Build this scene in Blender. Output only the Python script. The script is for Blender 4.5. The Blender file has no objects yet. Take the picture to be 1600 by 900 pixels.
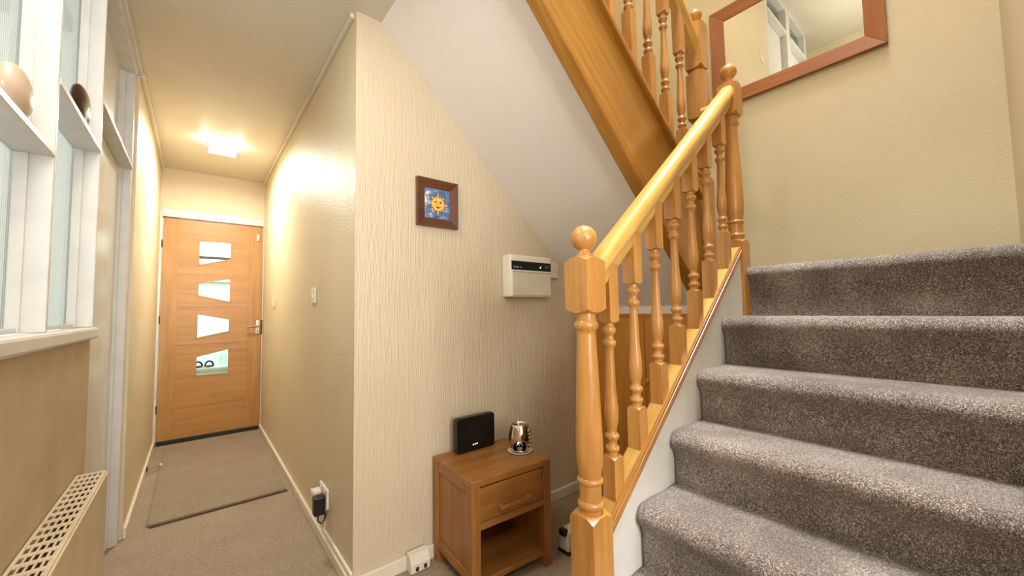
import bpy, bmesh, math, random
from mathutils import Vector, Matrix, noise
random.seed(4)
PI = math.pi
C = bpy.context.scene.collection

# ------------------------------------------------------------------ camera
F_PX, YAW, PITCH, ROLL, EYE = 602.76, 39.318, 3.24, -0.930, 1.12
def make_camera():
    y, p, r = (math.radians(v) for v in (YAW, PITCH, ROLL))
    f = Vector((math.sin(y)*math.cos(p), math.cos(y)*math.cos(p), math.sin(p)))
    rt = Vector((math.cos(y), -math.sin(y), 0)); up = rt.cross(f)
    r2 = rt*math.cos(r) + up*math.sin(r); u2 = -rt*math.sin(r) + up*math.cos(r)
    cd = bpy.data.cameras.new('camera'); cd.sensor_width = 36; cd.lens = F_PX/1600*36
    cd.clip_start = 0.02
    o = bpy.data.objects.new('camera', cd); C.objects.link(o)
    m = Matrix((r2, u2, -f)).transposed().to_4x4(); m.translation = (0, 0, EYE)
    o.matrix_world = m
    bpy.context.scene.camera = o
make_camera()

# ------------------------------------------------------------------ world, lights, exposure
vs = bpy.context.scene.view_settings
vs.view_transform = 'Standard'; vs.look = 'None'; vs.gamma = 1; vs.use_curve_mapping = False
vs.exposure = 0.36
w = bpy.data.worlds.new('world'); bpy.context.scene.world = w; w.use_nodes = True
w.node_tree.nodes['Background'].inputs[0].default_value = (0.75, 0.86, 1.0, 1)
w.node_tree.nodes['Background'].inputs[1].default_value = 1.2

def light(name, kind, loc, energy, col, size=0.1, size_y=None, rot=(0, 0, 0), spread=None):
    d = bpy.data.lights.new(name, kind); d.energy = energy; d.color = col
    if kind == 'AREA':
        d.shape = 'RECTANGLE'; d.size = size; d.size_y = size_y or size
        if spread: d.spread = math.radians(spread)
    else:
        d.shadow_soft_size = size
    o = bpy.data.objects.new(name, d); C.objects.link(o)
    o.location = loc; o.rotation_euler = [math.radians(a) for a in rot]
    return o
# daylight through the hall's front window behind the viewer, the lit rooms beyond this one, and added unseen fill lamps
light('window_daylight', 'AREA', (0.2, -1.93, 1.5), 50, (0.93, 0.96, 1.0), 1.0, 1.3, (-90, 0, 180))
light('hall_fill_light', 'POINT', (0.0, -0.5, 1.95), 22, (1.0, 0.94, 0.84), 0.14)  # unseen warm fill lamp added behind the viewer, without a fitting
light('hall_wall_fill', 'AREA', (-0.02, 1.12, 2.40), 8, (1.0, 0.95, 0.86), 0.3, 0.3)  # area lamp added above the frame to brighten the corridor's right wall
light('upstairs_ceiling_light', 'POINT', (0.95, 0.45, 4.75), 42, (1.0, 0.94, 0.80), 0.14)
light('stairwell_tread_fill', 'AREA', (1.45, 0.35, 5.45), 25, (0.94, 0.97, 1.0), 1.2, 0.7, (0, 0, 0), 50)  # downward beam added under the closed ceiling to brighten the treads
light('upper_hall_fill', 'POINT', (-1.9, 0.5, 4.3), 70, (0.96, 0.98, 1.0), 0.14)  # lamp added out of view to brighten the upstairs seen in the mirror
light('porch_light', 'POINT', (0.3, 5.2, 2.2), 46, (0.93, 1.0, 0.98), 0.1)
light('side_room_daylight', 'AREA', (-2.05, 1.2, 1.6), 58, (1.0, 0.99, 0.97), 1.8, 1.5, (0, -90, 0))

# ------------------------------------------------------------------ materials
def lin(c):
    return tuple(((v/255)/12.92 if v/255 <= 0.04045 else ((v/255+0.055)/1.055)**2.4) for v in c) + (1,)
class NT:
    def __init__(s, name):
        s.m = bpy.data.materials.new(name); s.m.use_nodes = True
        s.t = s.m.node_tree; s.b = s.t.nodes['Principled BSDF']
    def n(s, t, **k):
        x = s.t.nodes.new(t)
        for a, v in k.items():
            if a in x.inputs: x.inputs[a].default_value = v
            else: setattr(x, a, v)
        return x
    def l(s, a, b): s.t.links.new(a, b)
    def coords(s, scale=(1, 1, 1), rot=(0, 0, 0)):
        tc = s.n('ShaderNodeTexCoord'); mp = s.n('ShaderNodeMapping')
        mp.inputs['Scale'].default_value = scale; mp.inputs['Rotation'].default_value = rot
        s.l(tc.outputs['Object'], mp.inputs['Vector']); return mp.outputs['Vector']
    def noise(s, vec, scale, detail=4, rough=.55, dist=0):
        x = s.n('ShaderNodeTexNoise', Scale=scale, Detail=detail, Roughness=rough, Distortion=dist)
        s.l(vec, x.inputs['Vector']); return x.outputs['Fac']
    def ramp(s, fac, stops):
        r = s.n('ShaderNodeValToRGB'); e = r.color_ramp.elements
        while len(e) < len(stops): e.new(0.5)
        for i, (p, c) in enumerate(stops): e[i].position = p; e[i].color = lin(c)
        s.l(fac, r.inputs['Fac']); return r.outputs['Color']
    def base(s, col): s.l(col, s.b.inputs['Base Color'])
    def bump(s, h, strength, dist=0.002):
        b = s.n('ShaderNodeBump', Strength=strength, Distance=dist)
        s.l(h, b.inputs['Height']); s.l(b.outputs['Normal'], s.b.inputs['Normal'])
    def set(s, **k):
        for a, v in k.items(): s.b.inputs[a.replace('_', ' ')].default_value = v
        return s

def plain(name, c, rough=.5, **k):
    t = NT(name); v = t.coords()
    f = t.noise(v, 9, 3)
    d = tuple(max(0, x-7) for x in c); e = tuple(min(255, x+3) for x in c)
    t.base(t.ramp(f, [(.35, d), (.65, e)])); t.set(Roughness=rough)
    for a, val in k.items(): t.b.inputs[a.replace('_', ' ')].default_value = val
    return t.m

def wood(name, dark, mid, light_, axis='Z', rough=.32, scale=1.0, coat=.25):
    t = NT(name)
    sc = {'X': (1.2, 16, 16), 'Y': (16, 1.2, 16), 'Z': (16, 16, 1.2)}[axis]
    v = t.coords(tuple(a*scale for a in sc))
    a = t.noise(v, 1.3, 5, .6, .6); b = t.noise(v, 7, 3, .6)
    mx = t.n('ShaderNodeMix', data_type='FLOAT'); mx.inputs[0].default_value = .3
    t.l(a, mx.inputs[2]); t.l(b, mx.inputs[3])
    t.base(t.ramp(mx.outputs[0], [(.30, dark), (.5, mid), (.70, light_)]))
    t.set(Roughness=rough, Coat_Weight=coat, Coat_Roughness=.25)
    t.bump(b, .08, .001); return t.m

M = {}
def wallpaper(name, c, ribs, strength, dist=.004):
    t = NT(name)
    if ribs:
        v = t.coords((1, 1, .06)); f = t.noise(v, 120, 2, .5, .1)
        v2 = t.coords((1, 1, .35)); g = t.noise(v2, 110, 2, .5)
        mx = t.n('ShaderNodeMix', data_type='FLOAT'); mx.inputs[0].default_value = .35
        t.l(f, mx.inputs[2]); t.l(g, mx.inputs[3]); h = mx.outputs[0]
    else:
        v = t.coords(); h = t.noise(v, 130, 3, .6)
    big = t.noise(t.coords(), 1.1, 3)
    d = tuple(x-8 for x in c)
    t.base(t.ramp(big, [(.35, d), (.65, c)])); t.set(Roughness=.40 if ribs else .45)
    t.bump(h, strength, dist); return t.m
M['wall_rib'] = wallpaper('ribbed_cream_wallpaper', (212, 194, 166), True, .85, .006)
M['wall'] = wallpaper('cream_wallpaper', (216, 201, 170), False, .6)
M['wall_stair'] = wallpaper('cream_stairwell_wallpaper', (218, 204, 168), False, .35)
M['ceiling'] = wallpaper('cream_ceiling', (214, 204, 186), False, .5)
M['soffit'] = wallpaper('pale_soffit_plaster', (236, 228, 220), False, .3)
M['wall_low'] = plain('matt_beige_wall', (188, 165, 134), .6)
M['white'] = plain('white_gloss_paint', (208, 205, 199), .3)
M['white_string'] = plain('off_white_paint', (214, 208, 198), .4)
M['skirt'] = plain('cream_gloss_skirting', (224, 213, 192), .3)
M['newel'] = wood('beech_wood_upright', (156, 101, 44), (185, 129, 62), (201, 147, 80), 'Z')
M['rail'] = wood('beech_wood_along', (182, 132, 58), (206, 160, 80), (222, 182, 104), 'X')  # paler than the newel beech, the light on the rails is in the colour
M['rail_shaded'] = wood('beech_unlit_side', (136, 88, 36), (160, 108, 48), (180, 128, 64), 'X')  # darker copy of the rail beech, its unlit near side in the colour
M['string_wood'] = wood('beech_string_board', (136, 88, 28), (160, 108, 38), (178, 126, 52), 'X', rough=.3)
M['cup'] = wood('pine_cupboard', (178, 112, 36), (200, 132, 48), (214, 148, 62), 'Z')
M['cup_h'] = wood('pine_cupboard_rail', (160, 100, 32), (186, 120, 44), (202, 136, 56), 'Y')
M['oak'] = wood('honey_oak', (122, 76, 30), (150, 98, 42), (168, 116, 58), 'X', rough=.45, coat=.1)
M['oak_v'] = wood('honey_oak_upright', (122, 76, 30), (150, 98, 42), (168, 116, 58), 'Z', rough=.45, coat=.1)
M['oak_in'] = wood('oak_shaded_inside', (112, 66, 26), (138, 84, 36), (152, 98, 46), 'X', rough=.5, coat=.05)  # oak darkened for the back panel, shade of the open shelf in the colour
M['door_v'] = wood('oak_veneer_upright', (152, 104, 44), (172, 122, 56), (186, 138, 70), 'Z', rough=.4, coat=.15)
M['door_h'] = wood('oak_veneer_across', (158, 108, 46), (172, 121, 56), (182, 134, 68), 'X', rough=.4, coat=.15)
M['mirror_frame'] = wood('reddish_mirror_frame', (136, 74, 22), (156, 90, 30), (172, 106, 44), 'Y', rough=.4)
M['mirror_frame_v'] = wood('reddish_mirror_frame_upright', (136, 74, 22), (156, 90, 30), (172, 106, 44), 'Z', rough=.4)
M['pic_frame'] = wood('dark_picture_frame', (74, 36, 14), (92, 48, 20), (108, 60, 28), 'X', rough=.35)

def carpet(name, dk, md, lt, scale, bump, sheen, contrast=(.36, .5, .66)):
    t = NT(name); v = t.coords()
    a = t.noise(v, scale, 3, .7); b = t.noise(v, scale*.4, 2, .5)
    mx = t.n('ShaderNodeMix', data_type='FLOAT'); mx.inputs[0].default_value = .2
    t.l(a, mx.inputs[2]); t.l(b, mx.inputs[3])
    big = t.noise(v, 5, 3)
    m2 = t.n('ShaderNodeMix', data_type='FLOAT'); m2.inputs[0].default_value = .16
    t.l(mx.outputs[0], m2.inputs[2]); t.l(big, m2.inputs[3])
    t.base(t.ramp(m2.outputs[0], [(contrast[0], dk), (contrast[1], md), (contrast[2], lt)]))
    t.set(Roughness=.7, Sheen_Weight=sheen, Sheen_Roughness=.4)
    t.bump(a, bump, .006); return t.m
M['stair_carpet'] = carpet('grey_brown_stair_carpet', (50, 40, 31), (108, 92, 78), (226, 214, 200), 400, .9, .25, (.39, .5, .62))
M['hall_carpet'] = carpet('beige_hall_carpet', (122, 105, 84), (148, 129, 106), (172, 154, 130), 120, .5, .1)
M['mat_carpet'] = carpet('beige_mat_pile', (114, 97, 76), (138, 120, 97), (162, 145, 121), 150, .5, .1)
M['mat_edge'] = plain('brown_mat_binding', (84, 60, 42), .8)
M['black'] = plain('black_plastic', (14, 14, 15), .35)
M['blackm'] = plain('black_rubber', (22, 20, 19), .6)
M['white_plastic'] = plain('white_plastic', (226, 216, 198), .35)
M['cream_plastic'] = plain('cream_plastic', (234, 226, 206), .4)
M['cream_plastic_d'] = plain('cream_plastic_cover', (218, 208, 184), .4)
M['radiator'] = plain('cream_radiator_enamel', (206, 186, 154), .35)
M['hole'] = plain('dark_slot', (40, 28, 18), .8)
M['grey'] = plain('grey_print', (150, 150, 150), .5)
M['brown_bar'] = plain('dark_brown_bar', (52, 30, 22), .4)
M['stone_pale'] = plain('pale_beige_stone', (196, 172, 148), .3)
M['stone_dark'] = plain('dark_brown_stone', (46, 18, 12), .15)
M['porch'] = plain('porch_white_wall', (226, 236, 232), .6)
M['yellow'] = plain('sun_yellow_glaze', (238, 190, 96), .25)
M['cream_g'] = plain('cream_glaze', (240, 216, 186), .25)
M['red_g'] = plain('red_glaze', (178, 70, 44), .25)
M['navy_g'] = plain('navy_glaze', (34, 36, 64), .25)
M['dark_g'] = plain('dark_outline_glaze', (62, 34, 20), .3)
t = NT('blue_white_glaze'); f = t.noise(t.coords(), 26, 3, .5, .6)
t.base(t.ramp(f, [(.36, (76, 98, 138)), (.56, (108, 130, 166)), (.68, (226, 230, 226))])); t.set(Roughness=.2); M['tile'] = t.m
t = NT('chrome'); t.set(Metallic=1.0, Roughness=.08)
t.base(t.ramp(t.noise(t.coords(), 40, 2), [(.3, (196, 186, 176)), (.7, (226, 218, 208))])); M['chrome'] = t.m
t = NT('brass_chrome_handle'); t.set(Metallic=1.0, Roughness=.2)
t.base(t.ramp(t.noise(t.coords(), 40, 2), [(.3, (196, 176, 150)), (.7, (214, 198, 174))])); M['handle'] = t.m
t = NT('mirror_glass'); t.set(Metallic=1.0, Roughness=.01)
t.base(t.ramp(t.noise(t.coords(), 2, 1), [(.3, (224, 226, 218)), (.7, (228, 229, 221))])); M['mirror'] = t.m
t = NT('clear_glass'); t.set(Transmission_Weight=1.0, Roughness=.0, IOR=1.06)
t.base(t.ramp(t.noise(t.coords(), 2, 1), [(.3, (240, 250, 248)), (.7, (244, 252, 250))])); M['glass'] = t.m
t = NT('reeded_glass')            # ribbed privacy glass: part see-through, part diffusing, glossy face
wv = t.n('ShaderNodeTexWave', Scale=30.0, Distortion=.5, Detail=1.0); wv.bands_direction = 'Y'
t.l(t.coords(), wv.inputs['Vector'])
bp = t.n('ShaderNodeBump', Strength=.8, Distance=.006); t.l(wv.outputs['Fac'], bp.inputs['Height'])
tr = t.n('ShaderNodeBsdfTransparent', Color=(.84, .86, .84, 1)); tl_ = t.n('ShaderNodeBsdfTranslucent', Color=(.62, .64, .62, 1)); gy = t.n('ShaderNodeBsdfGlossy', Color=(.9, .9, .9, 1), Roughness=.12)
t.l(bp.outputs['Normal'], tl_.inputs['Normal']); t.l(bp.outputs['Normal'], gy.inputs['Normal'])
m1 = t.n('ShaderNodeMixShader'); m2 = t.n('ShaderNodeMixShader', Fac=.16)
rr = t.n('ShaderNodeMapRange'); rr.inputs['To Min'].default_value = .35; rr.inputs['To Max'].default_value = .65
t.l(wv.outputs['Fac'], rr.inputs['Value']); t.l(rr.outputs['Result'], m1.inputs['Fac'])
t.l(tl_.outputs[0], m1.inputs[1]); t.l(tr.outputs[0], m1.inputs[2]); t.l(m1.outputs[0], m2.inputs[1]); t.l(gy.outputs[0], m2.inputs[2])
t.l(m2.outputs[0], t.t.nodes['Material Output'].inputs['Surface']); M['reeded'] = t.m
def emit(name, c, s):
    t = NT(name); t.base(t.ramp(t.noise(t.coords(), 5, 1), [(.2, c), (.8, c)]))
    t.b.inputs['Emission Color'].default_value = lin(c); t.b.inputs['Emission Strength'].default_value = s
    return t.m
M['lamp_glass'] = emit('lit_frosted_glass', (250, 255, 246), 3)
M['bulb'] = emit('lit_bulb', (255, 250, 236), 14)
M['led'] = emit('white_led', (240, 240, 230), 1.6)

# ------------------------------------------------------------------ mesh helpers
class MB:
    def __init__(s): s.v = []; s.f = []
    def add(s, v, f):
        b = len(s.v); s.v += [tuple(p) for p in v]; s.f += [tuple(i+b for i in q) for q in f]; return s
    def box(s, x0, x1, y0, y1, z0, z1):
        v = [(x, y, z) for x in (x0, x1) for y in (y0, y1) for z in (z0, z1)]
        return s.add(v, [(0, 1, 3, 2), (4, 6, 7, 5), (0, 4, 5, 1), (2, 3, 7, 6), (0, 2, 6, 4), (1, 5, 7, 3)])
    def prism(s, pts, a, b, axis):
        """extrude a 2D outline from a to b along an axis ('X': pts=(y,z); 'Y': pts=(x,z); 'Z': pts=(x,y))"""
        mk = {'X': lambda p, q: (q, p[0], p[1]), 'Y': lambda p, q: (p[0], q, p[1]), 'Z': lambda p, q: (p[0], p[1], q)}[axis]
        n = len(pts)
        v = [mk(p, a) for p in pts] + [mk(p, b) for p in pts]
        return s.add(v, [tuple(range(n)), tuple(range(2*n-1, n-1, -1))] + [(i, i+n, (i+1) % n+n, (i+1) % n) for i in range(n)])
    def lathe(s, prof, n=20, c=(0, 0, 0)):
        """profile [(z, r)] turned about the vertical through c, ends capped"""
        b = []
        for z, r in prof:
            b += [(c[0]+r*math.cos(2*PI*i/n), c[1]+r*math.sin(2*PI*i/n), c[2]+z) for i in range(n)]
        f = [(k*n+i, k*n+(i+1) % n, (k+1)*n+(i+1) % n, (k+1)*n+i) for k in range(len(prof)-1) for i in range(n)]
        f += [tuple(range(n-1, -1, -1)), tuple((len(prof)-1)*n+i for i in range(n))]
        return s.add(b, f)
    def ball(s, c, r, n=20, m=12, sq=(1, 1, 1)):
        prof = [(-r*math.cos(PI*k/m), max(1e-5, r*math.sin(PI*k/m))) for k in range(m+1)]
        t = MB().lathe(prof, n)
        return s.add([(c[0]+p[0]*sq[0], c[1]+p[1]*sq[1], c[2]+p[2]*sq[2]) for p in t.v], t.f)
    def square_block(s, cx, cy, z0, z1, h, low=True, high=True, slope=.42, k=8):
        """square post length whose ends are turned to a cone, giving scalloped shoulders"""
        ring = []
        for side in range(4):
            for i in range(k):
                u = -1+2*i/k
                ring.append([(u, -1), (1, u), (-u, 1), (-1, -u)][side])
        n = len(ring); v = []; r0 = h*.98
        def dz(p, on): return max(0, math.hypot(p[0]*h, p[1]*h)-r0)*slope*1.6 if on else 0
        cen = lambda p: (cx+p[0]*h*.96/max(1, math.hypot(*p)), cy+p[1]*h*.96/max(1, math.hypot(*p)))
        v += [(*cen(p), z0) for p in ring] if low else [(cx+p[0]*h*.9, cy+p[1]*h*.9, z0) for p in ring]
        v += [(cx+p[0]*h, cy+p[1]*h, z0+dz(p, low)) for p in ring]
        v += [(cx+p[0]*h, cy+p[1]*h, z1-dz(p, high)) for p in ring]
        v += [(*cen(p), z1) for p in ring] if high else [(cx+p[0]*h*.9, cy+p[1]*h*.9, z1) for p in ring]
        f = [(j*n+i, j*n+(i+1) % n, (j+1)*n+(i+1) % n, (j+1)*n+i) for j in range(3) for i in range(n)]
        f += [tuple(range(n-1, -1, -1)), tuple(3*n+i for i in range(n))]
        return s.add(v, f)
    def tube(s, pts, r, n=8):
        pts = [Vector(p) for p in pts]; b = []
        for i, p in enumerate(pts):
            d = (pts[min(i+1, len(pts)-1)]-pts[max(i-1, 0)]).normalized()
            a = d.cross(Vector((.31, .2, 1))).normalized(); c = d.cross(a)
            b += [p+a*r*math.cos(2*PI*k/n)+c*r*math.sin(2*PI*k/n) for k in range(n)]
        f = [(j*n+i, j*n+(i+1) % n, (j+1)*n+(i+1) % n, (j+1)*n+i) for j in range(len(pts)-1) for i in range(n)]
        f += [tuple(range(n-1, -1, -1)), tuple((len(pts)-1)*n+i for i in range(n))]
        return s.add(b, f)

def obj(name, mb, mat, parent=None, bevel=0, smooth=False, local=False, label=None, loc=None):
    """link a mesh as ONE object. World-space vertices are moved into the parent's space unless local."""
    off = Vector((0, 0, 0))
    if parent and not local:
        off = parent.matrix_world.translation.copy() if not parent.parent else parent.location + parent.parent.location
    if loc is not None and not local: off = off
    me = bpy.data.meshes.new(name)
    org = Vector(loc) if loc is not None else Vector((0, 0, 0))
    me.from_pydata([Vector(p)-off-org for p in mb.v] if not local else [Vector(p)-org for p in mb.v], [], mb.f)
    bm = bmesh.new(); bm.from_mesh(me)
    bmesh.ops.recalc_face_normals(bm, faces=bm.faces); bm.to_mesh(me); bm.free()
    me.materials.append(M[mat] if isinstance(mat, str) else mat)
    o = bpy.data.objects.new(name, me); C.objects.link(o)
    o.location = org
    if parent: o.parent = parent
    if smooth:
        for p in me.polygons: p.use_smooth = True
        md = o.modifiers.new('edges', 'EDGE_SPLIT'); md.split_angle = math.radians(smooth if smooth is not True else 40)
    if bevel:
        b = o.modifiers.new('bevel', 'BEVEL'); b.width = bevel; b.segments = 2; b.limit_method = 'ANGLE'; b.angle_limit = math.radians(40)
    if label: o['label'] = label
    return o
def copy(o, parent=None):
    c = o.copy(); C.objects.link(c)
    if parent: c.parent = parent
    return c
def thing(name, label, cat, loc=(0, 0, 0), rz=0, group=None):
    o = bpy.data.objects.new(name, None); C.objects.link(o); o.empty_display_size = .05
    o.location = loc; o.rotation_euler = (0, 0, rz)
    o.matrix_world = Matrix.Translation(loc) @ Matrix.Rotation(rz, 4, 'Z')
    o['label'] = label; o['category'] = cat
    if group: o['group'] = group
    return o
def tag(o, label, cat, group=None):
    o['label'] = label; o['category'] = cat
    if group: o['group'] = group
    return o
def struct(name, mb, mat, bevel=0):
    o = obj(name, mb, mat, bevel=bevel); o['kind'] = 'structure'; return o
def sroot(name, loc):
    o = bpy.data.objects.new(name, None); C.objects.link(o); o.empty_display_size = .05
    o.location = loc; o.matrix_world = Matrix.Translation(loc); o['kind'] = 'structure'; return o

# ------------------------------------------------------------------ layout numbers
XL, XLO = -.262, -.276          # corridor left wall, wall below the glazed screen
XR = .51                        # corridor right wall
YP = 1.66                       # under-stairs wall with the picture
YD = 4.56                       # front face of the oak door
ZC, ZU = 2.43, 2.70             # hall ceiling, upper floor
XM, YS = 2.70, -.112            # mirror wall, wall beside the stairs
ZT = 5.55                       # upper ceiling

# ------------------------------------------------------------------ structure
struct('floor', MB().box(-.45, 2.8, -2.0, 4.75, -.1, 0), 'hall_carpet')
struct('ceiling', MB().box(-.45, .62, -2.0, 4.7, ZC, ZU), 'ceiling')
struct('wall_left', MB().box(XL-.1, XL, 2.801, YD+.1, 0, ZC), 'wall')
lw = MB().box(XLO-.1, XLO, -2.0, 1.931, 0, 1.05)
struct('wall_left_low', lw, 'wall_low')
struct('wall_right', MB().box(XR, XR+.1, YP+.02, YD+.1, 0, ZC), 'wall')
struct('wall_understairs', MB().box(XR, XM+.1, YP, YP+.02, 0, ZC).box(-.55, XM+.1, YP, YP+.12, ZC+.001, ZT), 'wall_rib')
struct('wall_mirror', MB().box(XM, XM+.1, YS-.1, YP+.1, 0, ZT), 'wall_stair')
struct('wall_stairside', MB().box(.9, XM, YS-.1, YS, 0, ZT), 'wall_stair')
struct('wall_hall_right', MB().box(.9, 1.0, -2.0, YS-.1, 0, ZC), 'wall')
bw = MB().box(-.45, -.3, -2.1, -2.0, 0, ZU).box(.7, 1.0, -2.1, -2.0, 0, ZU).box(-.3, .7, -2.1, -2.0, 0, .8).box(-.3, .7, -2.1, -2.0, 2.2, ZU)
struct('wall_front', bw, 'wall')
struct('ceiling_hall', MB().box(.62, 1.0, -2.0, YS-.1, ZC, ZU), 'ceiling')
# far end: wall over the door, frame, porch
struct('wall_far', MB().box(XL, XR+.05, YD-.035, YD+.1, 2.068, ZC), 'wall')
# upstairs
struct('wall_upper_front', MB().box(-3.2, 2.8, -.62, -.52, ZU, ZT), 'wall_stair')
struct('wall_upper_side', MB().box(-3.2, -3.1, -.52, 2.6, ZU, ZT), 'wall_stair')
struct('wall_upper_far', MB().box(-3.1, -.55, 2.5, 2.6, ZU, ZT), 'wall_stair')
struct('floor_upper', MB().box(-3.2, -.45, -.62, 2.6, ZC, ZU).box(-.45, .62, YP+.12, 2.6, ZU-.01, ZU), 'hall_carpet')
struct('ceiling_upper', MB().box(-3.2, 2.8, -.62, 2.6, ZT, ZT+.1), 'ceiling')
# sloping soffit under the second flight, closed by a short panel over the cupboard
sof = lambda x: 3.0-.92*x
struct('ceiling_soffit', MB().prism([(.62, sof(.62)), (2.06, sof(2.06)), (2.06, sof(2.06)+.06), (.62, sof(.62)+.06)], .90, YP, 'Y'), 'soffit')
struct('wall_cupboard', MB().box(2.035, 2.06, .76, YP, 1.085, 1.16), 'soffit')
# skirtings
def skirting(name, mb): struct(name, mb, 'skirt', .004)
skirting('baseboard_right', MB().box(XR-.016, XR, YP-.02, YD-.04, 0, .052))
skirting('baseboard_left', MB().box(XL, XL+.016, 2.803, YD-.04, 0, .055))
skirting('baseboard_understairs', MB().box(XR-.016, 2.02, YP-.016, YP, 0, .058))
struct('trim_1', MB().box(XR-.010, XR+.0, YP+.0, 2.10, .054, .078), 'cream_plastic', .003)     # cable trunking above the skirting
struct('trim_2', MB().box(XR-.008, XR, 2.07, 2.10, .078, .16), 'wall', .002)                    # upright cable cover below the socket
struct('trim_3', MB().box(XL, XL+.02, 2.80, YD-.04, ZC-.03, ZC), 'ceiling', .004)
struct('trim_4', MB().box(XR-.02, XR, YP+.02, YD-.04, ZC-.022, ZC), 'ceiling', .004)
struct('trim_5', MB().box(XL-.012, XL+.012, -2.0, 2.80, ZC-.022, ZC), 'white', .004)

# ------------------------------------------------------------------ glazed screen (window_1) with staggered shelves
w1 = sroot('window_1', (XLO, 1.4, 1.06))
XF, XB = -.270, -.318
def post(y0, y1, z0, z1): obj('post', MB().box(XB-.03, XF, y0, y1, z0, z1), 'white', w1, .003)
posts = [(.86, .875), (1.385, 1.401), (1.915, 1.931)]
post(*posts[0], 1.085, ZC-.05); post(*posts[1], 1.085, ZC-.05); post(*posts[2], 1.085, ZC-.05)
obj('end_post', MB().box(XB-.03, XF-.004, 2.74, 2.80, 0, ZC-.02), 'white', w1, .004)
obj('end_bead', MB().box(XB-.02, XF-.036, 2.722, 2.74, 0, ZC-.05), 'white', w1, .003)
obj('head_board', MB().box(XB-.03, XF+.004, .3, 2.745, ZC-.05, ZC-.022), 'white', w1, .003)
for y0, y1, z in ((.3, 1.386, 1.517), (1.40, 1.916, 1.704), (1.93, 2.742, 1.887)):
    obj('shelf', MB().box(XB-.02, XF+.002, y0, y1, z-.016, z), 'white', w1, .002)
for i, (y0, y1, zs) in enumerate(((.3, 1.385, 1.517), (1.401, 1.915, 1.704))):
    for z0, z1 in ((1.085, zs-.016), (zs, ZC-.05)):
        g = obj('pane', MB().box(XB-.018, XB-.012, y0, y1, z0, z1), 'reeded', w1)
        obj('bead', MB().box(XB-.012, XB+.010, y1-.008, y1, z0, z1).box(XB-.012, XB+.006, y0, y1-.008, z0, z0+.012), 'white', w1, .002)
obj('pane', MB().box(XB-.018, XB-.012, 1.931, 2.722, 1.887, ZC-.05), 'white', w1)
obj('window_board', MB().box(XLO-.03, -.256, -1.9, 1.932, 1.046, 1.084), 'white', w1, .008)
d2 = sroot('door_2', (XB-.03, 2.28, 0))
obj('door_leaf', MB().box(XB-.03, XB+.0, 1.933, 2.720, .004, 1.869), 'white', d2, .003)
obj('door_leaf_bead', MB().box(XB, XB+.012, 1.933, 1.940, .004, 1.869), 'white', d2, .003)
struct('wall_side_room', MB().box(-2.2, -2.1, -2.0, 2.9, 0, ZC).box(-2.1, -.45, 2.75, 2.85, 0, ZC).box(-2.1, -.45, -2.1, -2.0, 0, ZC), 'porch')
struct('ceiling_side_room', MB().box(-2.2, -.45, -2.1, 2.9, ZC, ZC+.1), 'porch')
struct('floor_side_room', MB().box(-2.2, -.45, -2.1, 2.9, -.1, 0), 'hall_carpet')
# front window behind the viewer
w2 = sroot('window_2', (.2, -2.05, .8))
fr = MB().box(-.3, -.25, -2.08, -2.02, .8, 2.2).box(.65, .7, -2.08, -2.02, .8, 2.2).box(-.25, .65, -2.08, -2.02, .8, .85).box(-.25, .65, -2.08, -2.02, 2.15, 2.2)
obj('window_frame', fr, 'white', w2, .004); obj('pane', MB().box(-.25, .65, -2.053, -2.047, .85, 2.15), 'glass', w2)
# pendant lamp shape, never called; the added hall fill lamp has no fitting
def pendant(x, y, z, top, label):
    p = thing('pendant_lamp', label, 'lamp', (x, y, top))
    obj('ceiling_rose', MB().lathe([(-.02, .045), (0, .05)], 16, (x, y, top)), 'white_plastic', p, smooth=True)
    obj('flex', MB().tube([(x, y, top-.02), (x, y, z+.2)], .004), 'white_plastic', p)
    obj('lamp_shade', MB().lathe([(.06, .16), (.2, .11), (.2, .105), (.06, .155)], 24, (x, y, z)), 'cream_plastic', p, smooth=True)

# ------------------------------------------------------------------ oak entrance door (door_1)
d1 = sroot('door_1', (.13, YD, 0))
fm = MB().box(XL-.02, -.246, YD-.03, YD+.07, 0, 2.072).box(.505, XR+.05, YD-.03, YD+.07, 0, 2.072).box(-.246, .505, YD-.03, YD+.07, 1.995, 2.072)
obj('door_frame', fm, 'white', d1, .004)
PX0, PX1 = .006, .252
L0, L1 = -.243, .503
panes = [(1.805, 1.571, 1.809, 1.645), (1.412, 1.296, 1.467, 1.233), (1.133, .904, 1.075, .957), (.742, .567, .801, .563)]   # left top, left bottom, right top, right bottom
Y0, Y1 = YD, YD+.042
S0, S1 = -.135, .395            # joints between the upright stiles and the crosswise middle
obj('stile', MB().box(L0, S0-.0006, Y0, Y1, .012, 1.992), 'door_v', d1)
obj('stile', MB().box(S1+.0006, L1, Y0, Y1, .012, 1.992), 'door_v', d1)
cuts = [1.992, 1.49, 1.19, .85, .30, .012]
def zline(xa, za, xb, zb, x): return za+(zb-za)*(x-xa)/(xb-xa)
mid = MB()
edges = [1.992] + [0]*0
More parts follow.
